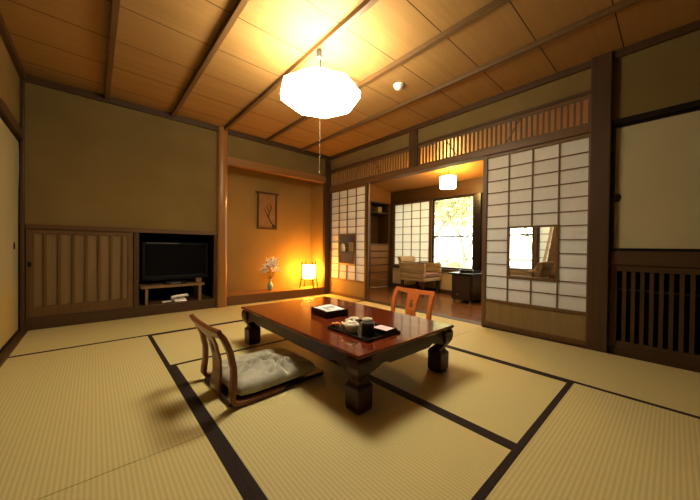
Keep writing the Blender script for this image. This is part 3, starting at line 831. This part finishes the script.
for k in range(16):
    a = random.uniform(0, 2*PI); d = Vector((math.cos(a), math.sin(a)*.5 - .2, random.uniform(-.15, .35))).normalized()
    b0 = Vector((vx, vy, vz+.20+.008*k)); n = d.cross(Vector((0, 0, 1))).normalized()
    lm.quad([b0, b0+d*.06+n*.016, b0+d*.13, b0+d*.06-n*.016])
obj('leaves', lm, M['stemg'], t)

t = thing('hanging_picture', 'small framed tan picture of a blossoming branch on the alcove wall', 'picture', (-.965, .44, 1.1))
px0, px1, pz0, pz1 = -1.140, -.795, 1.105, 1.685
f = MB(); f.box(px0, px0+.025, .428, .447, pz0, pz1).box(px1-.025, px1, .428, .447, pz0, pz1).box(px0+.025, px1-.025, .428, .447, pz0, pz0+.025)
f.box(px0-.03, px1+.03, .422, .447, pz1, pz1+.028)
obj('frame', f, M['scroll_f'], t, .002)
obj('picture', B(px0+.025, px1-.025, .440, .446, pz0+.025, pz1), M['scroll_p'], t)
bmk = MB()
bmk.tube([(-.83, .437, 1.14), (-.90, .437, 1.22), (-.945, .437, 1.30), (-.93, .437, 1.38), (-.90, .437, 1.47), (-.915, .437, 1.54)], [.012, .010, .008, .006, .005, .003], 6)
bmk.tube([(-.945, .437, 1.30), (-.985, .437, 1.38), (-1.02, .437, 1.44)], [.006, .005, .003], 6)
bmk.tube([(-.93, .437, 1.38), (-.97, .437, 1.45), (-.965, .437, 1.52)], [.005, .004, .002], 6)
obj('branch', bmk, M['branch'], t)
bl = MB()
for k in range(26):
    a, b = random.choice([(-.90, 1.47), (-1.0, 1.42), (-.965, 1.50), (-.94, 1.40), (-.915, 1.53)])
    x = a+random.uniform(-.05, .05); z = b+random.uniform(-.05, .05); r = random.uniform(.006, .011)
    bl.loft([[(x+r*math.cos(2*PI*i/6), .4385, z+r*math.sin(2*PI*i/6)) for i in range(6)], [(x+r*.8*math.cos(2*PI*i/6), .435, z+r*.8*math.sin(2*PI*i/6)) for i in range(6)]])
obj('blossoms', bl, M['blossom'], t)
obj('rock', MB().loft([[(-.88, .4395, 1.132), (-.825, .4395, 1.132), (-.823, .4395, 1.175), (-.85, .4395, 1.19), (-.885, .4395, 1.17)], [(-.88, .436, 1.132), (-.826, .436, 1.132), (-.825, .436, 1.175), (-.85, .436, 1.188), (-.882, .436, 1.17)]]), M['branch'], t)

# ------------------------------------------------------------------ veranda (sun room)
struct('floor_veranda', B(.10, XO+.08, YE-.05, .05, -.08, -.004), M['efloor'], 'glossy brown wooden board floor of the veranda', 'floor')
def zc(x): return 2.20 - .20*(x-.06)/(XO-.06)
mb = MB(); mb.loft([[(.06, YE-.05, zc(.06)), (XO+.06, YE-.05, zc(XO+.06)), (XO+.06, YE-.05, zc(XO+.06)+.05), (.06, YE-.05, zc(.06)+.05)], [(.06, .1, zc(.06)), (XO+.06, .1, zc(XO+.06)), (XO+.06, .1, zc(XO+.06)+.05), (.06, .1, zc(.06)+.05)]])
struct('ceiling_veranda', mb, M['eceil'], 'sloping orange-lit wooden ceiling of the veranda', 'ceiling')
struct('wall_veranda_lower', B(XO, XO+.08, YE, 0, -.08, .40), M['lower'], 'cream low wall beneath the veranda windows', 'wall')
struct('baseboard_veranda', B(XO-.015, XO, YE, 0, -.02, .07), M['dark_y'], 'dark baseboard under the veranda windows', 'baseboard')
struct('trim_29', B(XO-.03, XO+.09, YE, 0, .40, .445), M['dark_y'], 'dark wooden sill under the veranda windows', 'sill', .003)
struct('trim_30', B(XO-.012, XO+.08, YE, 0, 1.745, 2.10), M['dark_y'], 'dark brown boarded band above the veranda windows', 'band', .003)
struct('trim_31', B(XO-.02, XO+.06, -1.925, -1.808, .445, 1.745), M['black'], 'black upright between the two veranda windows', 'post', .003)
struct('trim_32', B(XO-.02, XO+.06, -1.005, -.955, .445, 1.745), M['mid_z'], 'brown upright between veranda paper screen and left window', 'post', .003)
struct('trim_33', B(XO-.02, XO+.06, -2.745, -2.70, .445, 1.745), M['mid_z'], 'brown upright between right veranda window and its paper screen', 'post', .003)
struct('trim_34', B(XO-.02, XO+.09, -.055, 0.34, -.06, 2.1), M['dark_z'], 'dark corner post at the far end of the veranda', 'post', .003)
def window(name, label, y0, y1):
    t = thing(name, label, 'window', (XO+.03, (y0+y1)/2, .445), 0, None, 'structure')
    w = .028; x0, x1 = XO+.01, XO+.04
    f = MB(); f.box(x0, x1, y0, y0-w, .447, 1.743).box(x0, x1, y1+w, y1, .447, 1.743).box(x0, x1, y0-w, y1+w, .447, .447+w).box(x0, x1, y0-w, y1+w, 1.743-w, 1.743)
    obj('frame', f, M['blackm'], t, .002)
    obj('rail', B(x0, x1, y0-w, y1+w, 1.024, 1.048), M['blackm'], t)
    g = MB(); xm = XO+.025
    for za, zb in ((.447+w, 1.024), (1.048, 1.743-w)): g.quad([(xm, y0-w, za), (xm, y1+w, za), (xm, y1+w, zb), (xm, y0-w, zb)])
    obj('pane', g, M['glass'], t)
window('window_1', 'bright veranda window left of the black upright', -1.006, -1.806)
window('window_2', 'bright veranda window right of the black upright, beside near screen', -1.927, -2.698)
shoji('door_8', 'veranda latticed paper screen left of the bright window, behind armchair', XO+.022, -.057, -.953, [-.085, -.30, -.515, -.725, -.925], 8, .475, 1.72, None, .447, 1.743, 'oshoji')
shoji('door_9', 'veranda latticed paper screen seen through the near screen viewing pane', XO+.022, -2.747, -3.66, [-2.765, -3.64], 11, .475, 1.72, None, .447, 1.743, 'oshoji')
struct('wall_veranda_outer', MB().box(XO, XO+.08, YE, 0, 1.745, 2.1).box(XO, XO+.08, YE, -3.66, .445, 1.745), M['plaster'], 'outer veranda wall above the windows', 'wall')
struct('wall_veranda_near', B(.06, XO+.08, YE-.05, YE, -.08, 2.3), M['plaster'], 'brown end wall of the veranda nearest the viewpoint', 'wall')
struct('wall_veranda_end', MB().box(.0, XO+.08, .32, .37, -.08, 2.3).box(.06, 1.64, 0.0, .32, 1.76, 2.3), M['lintel_x'], 'brown wooden end wall of the veranda above the built-in cupboard', 'wall')
# built-in cupboard on the end wall
t = thing('built_in_cupboard', 'brown built-in cupboard with plank drawers under open shelf at veranda end', 'cupboard', (.85, .15, 0))
f = MB(); f.box(.06, .10, .005, .315, -.003, 1.757).box(1.005, 1.045, .005, .315, -.003, 1.757).box(1.575, 1.646, .005, .315, -.003, 1.757).box(.10, 1.575, .295, .315, -.003, 1.757).box(.10, 1.575, .005, .295, 1.735, 1.757)
obj('carcass', f, M['dark_z'], t, .002)
f = MB(); f.box(1.045, 1.575, .002, .295, .868, .905)
obj('counter_top', f, M['mid_x'], t, .002)
zz = [.0, .155, .31, .46, .61, .745, .868]
for a, b in zip(zz, zz[1:]):
    d = obj('drawer', B(1.047, 1.573, .0, .03, a+.010, b-.006), M['drawerw'], t, .004)
obj('shelf', B(1.045, 1.575, .03, .295, 1.535, 1.555), M['dark_x'], t)
obj('counter_top', B(.10, 1.005, .0, .295, .71, .735), M['mid_x'], t, .002)
obj('door', B(.105, .55, .004, .024, .0, .705), M['mid_z'], t, .003)
obj('door', B(.555, 1.0, .004, .024, .0, .705), M['mid_z'], t, .003)
t = thing('pale_box', 'small pale box on the open shelf at the veranda end', 'box', (1.36, .12, 1.555))
obj('case', B(1.275, 1.395, .03, .15, 1.5555, 1.655), M['stripe_w'], t, .003)
obj('lid', B(1.272, 1.398, .027, .153, 1.6555, 1.672), M['stripe_w'], t, .003)
t = thing('lidded_jar', 'pale lidded jar seen through the left screen viewing pane', 'jar', (.375, .10, .735))
obj('body', MB().lathe([(.045, .0005), (.055, .01), (.06, .06), (.052, .11), (.045, .13)], (.375, .10, .735), 24), M['cream'], t, smooth=True)
obj('lid', MB().lathe([(.048, .1305), (.045, .142), (.012, .155), (.012, .165), (.002, .17)], (.375, .10, .735), 24), M['cream'], t, smooth=True)
t = thing('folded_towels', 'stack of folded pale towels beside the jar behind left screen pane', 'towels', (.56, .10, .735))
for k in range(4):
    obj('towel', B(.49, .62, .04, .18, .7355+.045*k, .7355+.045*k+.042), M['stripe_w'], t, .012)

# veranda pendant lantern
ex, ey = .94, -1.735
t = thing('veranda_lantern', 'small glowing drum lantern hanging in the veranda', 'hanging lamp', (ex, ey, 1.74))
obj('lamp_shade', MB().lathe([(.06, 1.745), (.114, 1.748), (.117, 1.755), (.117, 1.915), (.114, 1.922), (.05, 1.925)], (ex, ey, 0), 32), M['elamp'], t)
obj('cord', MB().tube([(ex, ey, 1.924), (ex, ey, zc(ex)-.012)], .005), M['blackm'], t)
obj('ceiling_cap', MB().lathe([(.035, zc(ex)-.014), (.035, zc(ex)+.002)], (ex, ey, 0), 20), M['blackm'], t)
for z in (1.752, 1.918):
    obj('rim', MB().lathe([(.1175, z-.004), (.1205, z-.004), (.1205, z+.004), (.1175, z+.004), (.1175, z-.004)], (ex, ey, 0), 32, False), M['mid_z'], t)

# armchairs (local: +y is forward)
def armchair(label, loc, rz):
    t = thing('armchair', label, 'armchair', loc, rz, 'upholstered armchairs in the veranda')
    w, dp = .56, .54
    m = MB(); m.box(-w/2, w/2, -dp/2, dp/2, .245, .300)
    obj('seat_base', m, M['stripe_w'], t, .010, local=True)
    obj('seat', B(-w/2+.062, w/2-.062, -dp/2+.09, dp/2-.01, .302, .385), M['seatc'], t, .02, local=True, label='reddish brown seat cushion')
    for s in (-1, 1):
        m = MB()
        for k in range(3):
            m.box(s*w/2, s*(w/2-.058), -dp/2+.02, dp/2, .302+.088*k, .302+.088*k+.078)
        obj('arm', m, M['stripe_w'], t, .010, local=True)
        obj('arm_rest', B(s*w/2, s*(w/2-.06), -dp/2+.08, dp/2, .567, .578), M['stripe_d'], t, .003, local=True, label='dark arm rest')
    m = MB()
    for k in range(4):
        z = .302+.092*k; o = -.022*k
        m.hexa([(-w/2+.062, -dp/2+o, z), (w/2-.062, -dp/2+o, z), (w/2-.062, -dp/2+.085+o, z), (-w/2+.062, -dp/2+.085+o, z)],
               [(-w/2+.062, -dp/2+o-.02, z+.088), (w/2-.062, -dp/2+o-.02, z+.088), (w/2-.062, -dp/2+.07+o-.02, z+.088), (-w/2+.062, -dp/2+.07+o-.02, z+.088)])
    obj('backrest', m, M['stripe_w'], t, .010, local=True)
    for sx in (-1, 1):
        for sy in (-1, 1):
            obj('leg', MB().hexa([(sx*(w/2-.05)-.018, sy*(dp/2-.05)-.018, 0), (sx*(w/2-.05)+.018, sy*(dp/2-.05)-.018, 0), (sx*(w/2-.05)+.018, sy*(dp/2-.05)+.018, 0), (sx*(w/2-.05)-.018, sy*(dp/2-.05)+.018, 0)],
                                 [(sx*(w/2-.05)-.024, sy*(dp/2-.05)-.024, .244), (sx*(w/2-.05)+.024, sy*(dp/2-.05)-.024, .244), (sx*(w/2-.05)+.024, sy*(dp/2-.05)+.024, .244), (sx*(w/2-.05)-.024, sy*(dp/2-.05)+.024, .244)]), M['stripe_d'], t, .003, local=True)
    obj('stretcher', B(-w/2+.06, w/2-.06, -dp/2+.045, -dp/2+.07, .10, .13), M['stripe_d'], t, .002, local=True)
    return t
armchair('beige striped low armchair in the veranda in front of the paper screen', (1.325, -.985, -.004), PI)
armchair('beige armchair whose back shows through the near screen viewing pane', (1.16, -2.66, -.004), 0)

# dark trolley cabinet between the armchairs
t = thing('veranda_cabinet', 'dark wooden low cabinet on casters beside the armchair under the window', 'cabinet', (1.30, -1.90, -.004))
obj('top_board', B(1.01, 1.62, -2.10, -1.715, .425, .447), M['black'], t, .003, label='glossy dark top')
obj('body', B(1.06, 1.60, -2.065, -1.755, .035, .425), M['dstand'], t, .004)
d = obj('door', B(1.048, 1.0595, -2.055, -1.765, .05, .415), M['dstand'], t, .002)
obj('knob', MB().lathe([(.011, 0), (.013, .006), (.008, .012)], (0, 0, 0), 12), M['silver'], d, local=True).location = (0, 0, 0)
kn = d.children[0]
for v in kn.data.vertices:
    x, y, z = v.co; v.co = (1.047 - z - 1.30, -1.86 + y + 1.90, .12 + x + .004)
d = obj('drawer', B(1.08, 1.58, -2.0765, -2.0655, .24, .415), M['dstand'], t, .002)
d = obj('drawer', B(1.08, 1.58, -2.0765, -2.0655, .05, .23), M['dstand'], t, .002)
for x, y in ((1.085, -2.035), (1.575, -2.035), (1.575, -1.785), (1.085, -1.785)):
    m = MB(); m.loft([[(x+.018*math.cos(a*PI/8), y-.01, .0145+.018*math.sin(a*PI/8)) for a in range(16)], [(x+.018*math.cos(a*PI/8), y+.01, .0145+.018*math.sin(a*PI/8)) for a in range(16)]])
    obj('caster', m, M['silver'], t)
t = thing('ashtray', 'small black dish on the dark veranda cabinet', 'ashtray', (1.30, -1.87, .443))
obj('bowl', MB().lathe([(.085, .0005), (.10, .006), (.11, .035), (.10, .037), (.09, .010), (.01, .008)], (1.30, -1.87, .443+.004), 28), M['black'], t, smooth=True)
t = thing('black_remote', 'flat black notebook lying behind the dish on the veranda cabinet', 'notebook', (1.45, -1.98, .443))
obj('cover', B(1.40, 1.56, -2.06, -1.96, .4475, .4685), M['black'], t, .002)
obj('pages', B(1.403, 1.557, -2.0605, -2.0601, .451, .464), M['stripe_w'], t)

# tied-back drape seen through the near pane
t = thing('tied_drape', 'brown drape with white edges hanging by the veranda paper screen', 'curtain', (1.58, -3.15, .45))
def strip(y0, y1, y2, y3, x):
    m = MB(); n = 14; a = []; b = []
    for i in range(n+1):
        u = i/n; z = 1.70 - 1.22*u
        top = u**1.4
        w = .012*math.sin(u*5)
        a.append((x+w, y0+(y2-y0)*top, z)); b.append((x+w, y1+(y3-y1)*top, z))
    for i in range(n): m.quad([a[i], b[i], b[i+1], a[i+1]])
    return m
o = obj('cloth', strip(-3.00, -3.12, -2.86, -3.02, 1.59), M['drape'], t)
o.modifiers.new('thick', 'SOLIDIFY').thickness = .01
for ya, yb in ((-2.975, -2.80), (-3.125, -3.00)):
    o = obj('lining', strip(ya, ya-.022, yb, yb-.045, 1.583), M['drape_w'], t, label='white edge of the drape')
    o.modifiers.new('thick', 'SOLIDIFY').thickness = .006

# ------------------------------------------------------------------ outdoors
struct('ground', B(XO+.5, 30, -16, 22, -1.3, -1.2), M['ground'], 'pale ground of the garden beyond the windows', 'ground')
t = thing('garden_railing', 'pale wooden railing outside the veranda windows', 'railing', (2.7, -.5, -1.2))
obj('rail', B(2.68, 2.74, -3.6, 3.0, .60, .64), M['rail'], t)
obj('rail', B(2.69, 2.73, -3.6, 3.0, .40, .43), M['rail'], t)
for k in range(9):
    y = -3.5+.8*k
    obj('post', B(2.685, 2.735, y-.025, y+.025, -1.2, .60), M['rail'], t)
def tree(label, x, y, h, lean, leafm, seed, nleaf, spread, zl=0.2):
    rnd = random.Random(seed)
    t = thing('garden_tree', label, 'tree', (x, y, -1.2), 0, 'trees outside the veranda windows')
    tr = MB(); tips = []
    def grow(p, d, L, r, depth):
        pts = [p]; q = p.copy(); dd = d.copy()
        for i in range(4):
            dd = (dd + Vector((rnd.uniform(-.16, .16), rnd.uniform(-.16, .16), rnd.uniform(-.04, .10)))).normalized()
            q = q + dd*L/4; pts.append(q.copy())
        tr.tube(pts, [r*(1-.12*i) for i in range(5)], 7)
        if depth == 0:
            tips.extend(pts[2:]); return
        for k in range(3):
            a = rnd.uniform(0, 2*PI)
            nd = (dd*.75 + Vector((math.cos(a), math.sin(a), rnd.uniform(-.1, .35)))*.65).normalized()
            grow(pts[rnd.choice((2, 3, 4))], nd, L*.68, r*.55, depth-1)
    grow(Vector((x, y, -1.2)), Vector((lean[0], lean[1], 1)).normalized(), h*.5, .05*h/3, 3)
    obj('trunk', tr, M['bark'], t)
    lf = MB()
    for k in range(nleaf):
        c = rnd.choice(tips) + Vector((rnd.gauss(0, spread), rnd.gauss(0, spread), rnd.gauss(0, spread*.8)))
        a = Vector((rnd.uniform(-1, 1), rnd.uniform(-1, 1), rnd.uniform(-1, 1))).normalized(); b = a.orthogonal().normalized()
        s = rnd.uniform(.04, .10)
        lf.quad([c-a*s, c+b*s*.5, c+a*s, c-b*s*.5])
    obj('foliage', lf, M[leafm], t)
tree('leafy tree filling the left half of the left veranda window', 5.0, 1.0, 3.9, (.0, -.03), 'leaf2', 3, 3000, .30)
tree('taller leafy tree farther back at the right of the left veranda window', 8.6, 1.75, 5.2, (0, .0), 'leaf', 5, 4200, .42)
tree('branching tree seen through the near screen viewing pane', 4.7, -1.95, 3.6, (-.05, .05), 'leaf2', 11, 700, .20)
def shrub(label, x, y, r, seed, mt):
    rnd = random.Random(seed)
    t = thing('garden_shrub', label, 'shrub', (x, y, -1.2))
    st = MB()
    for k in range(5):
        a = rnd.uniform(0, 2*PI)
        st.tube([(x, y, -1.2), (x+.3*r*math.cos(a), y+.3*r*math.sin(a), -.7+.5*r), (x+.6*r*math.cos(a), y+.6*r*math.sin(a), .1)], [.03, .02, .01], 6)
    obj('stem', st, M['bark'], t)
    lf = MB()
    for k in range(700):
        v = Vector((rnd.gauss(0, 1), rnd.gauss(0, 1), rnd.gauss(0, 1))).normalized()*r*rnd.uniform(.6, 1)
        c = Vector((x, y, .0)) + Vector((v.x, v.y, v.z*.9))
        a = Vector((rnd.uniform(-1, 1), rnd.uniform(-1, 1), rnd.uniform(-1, 1))).normalized(); b = a.orthogonal().normalized()
        s = rnd.uniform(.05, .11)
        lf.quad([c-a*s, c+b*s*.55, c+a*s, c-b*s*.55])
    obj('foliage', lf, M[mt], t)
shrub('pale yellowish shrub behind the railing, low in the left veranda window', 3.7, -.25, .62, 1, 'leaf2')

# ------------------------------------------------------------------ light
w = bpy.data.worlds.new('overcast_sky'); scene.world = w; w.use_nodes = True
nt = w.node_tree; nt.nodes.clear()
bg = nt.nodes.new('ShaderNodeBackground'); wo = nt.nodes.new('ShaderNodeOutputWorld')
tc = nt.nodes.new('ShaderNodeTexCoord')
nz = nt.nodes.new('ShaderNodeTexNoise'); nz.inputs['Scale'].default_value = 2.5; nt.links.new(tc.outputs['Generated'], nz.inputs['Vector'])
nt.links.new(mixcol(nt, nz.outputs['Fac'], (1.0, .98, .84), (.95, 1.0, .93)), bg.inputs[0])
bg.inputs[1].default_value = 5
nt.links.new(bg.outputs[0], wo.inputs[0])
for (y0, y1, nm) in ((-1.006, -1.806, 'portal_left'), (-1.927, -2.698, 'portal_right')):
    L = bpy.data.lights.new(nm, 'AREA'); L.shape = 'RECTANGLE'; L.size = 1.3; L.size_y = .8; L.cycles.is_portal = True
    o = bpy.data.objects.new(nm, L); COL.objects.link(o); o.location = (XO+.10, (y0+y1)/2, 1.09)
    o.rotation_euler = (0, PI/2, 0)

# ------------------------------------------------------------------ camera
cam = bpy.data.cameras.new('camera'); co = bpy.data.objects.new('camera', cam); COL.objects.link(co)
f, yaw, pit, roll = 288.5, .72592, -.00929, .011158
fw = Vector((math.sin(yaw)*math.cos(pit), math.cos(yaw)*math.cos(pit), math.sin(pit)))
r = Vector((math.cos(yaw), -math.sin(yaw), 0)); u = r.cross(fw)
r2 = r*math.cos(roll) + u*math.sin(roll); u2 = -r*math.sin(roll) + u*math.cos(roll)
R = Matrix((r2, u2, -fw)).transposed()
co.matrix_world = Matrix.Translation((-3.1192, -4.0618, .8202)) @ R.to_4x4()
cam.sensor_width = 36; cam.lens = f/700*36; cam.clip_start = .02; cam.clip_end = 200
scene.camera = co

scene.view_settings.view_transform = 'Standard'
scene.view_settings.look = 'None'
scene.view_settings.exposure = .36
scene.view_settings.gamma = .93
scene.cycles.sample_clamp_indirect = 6
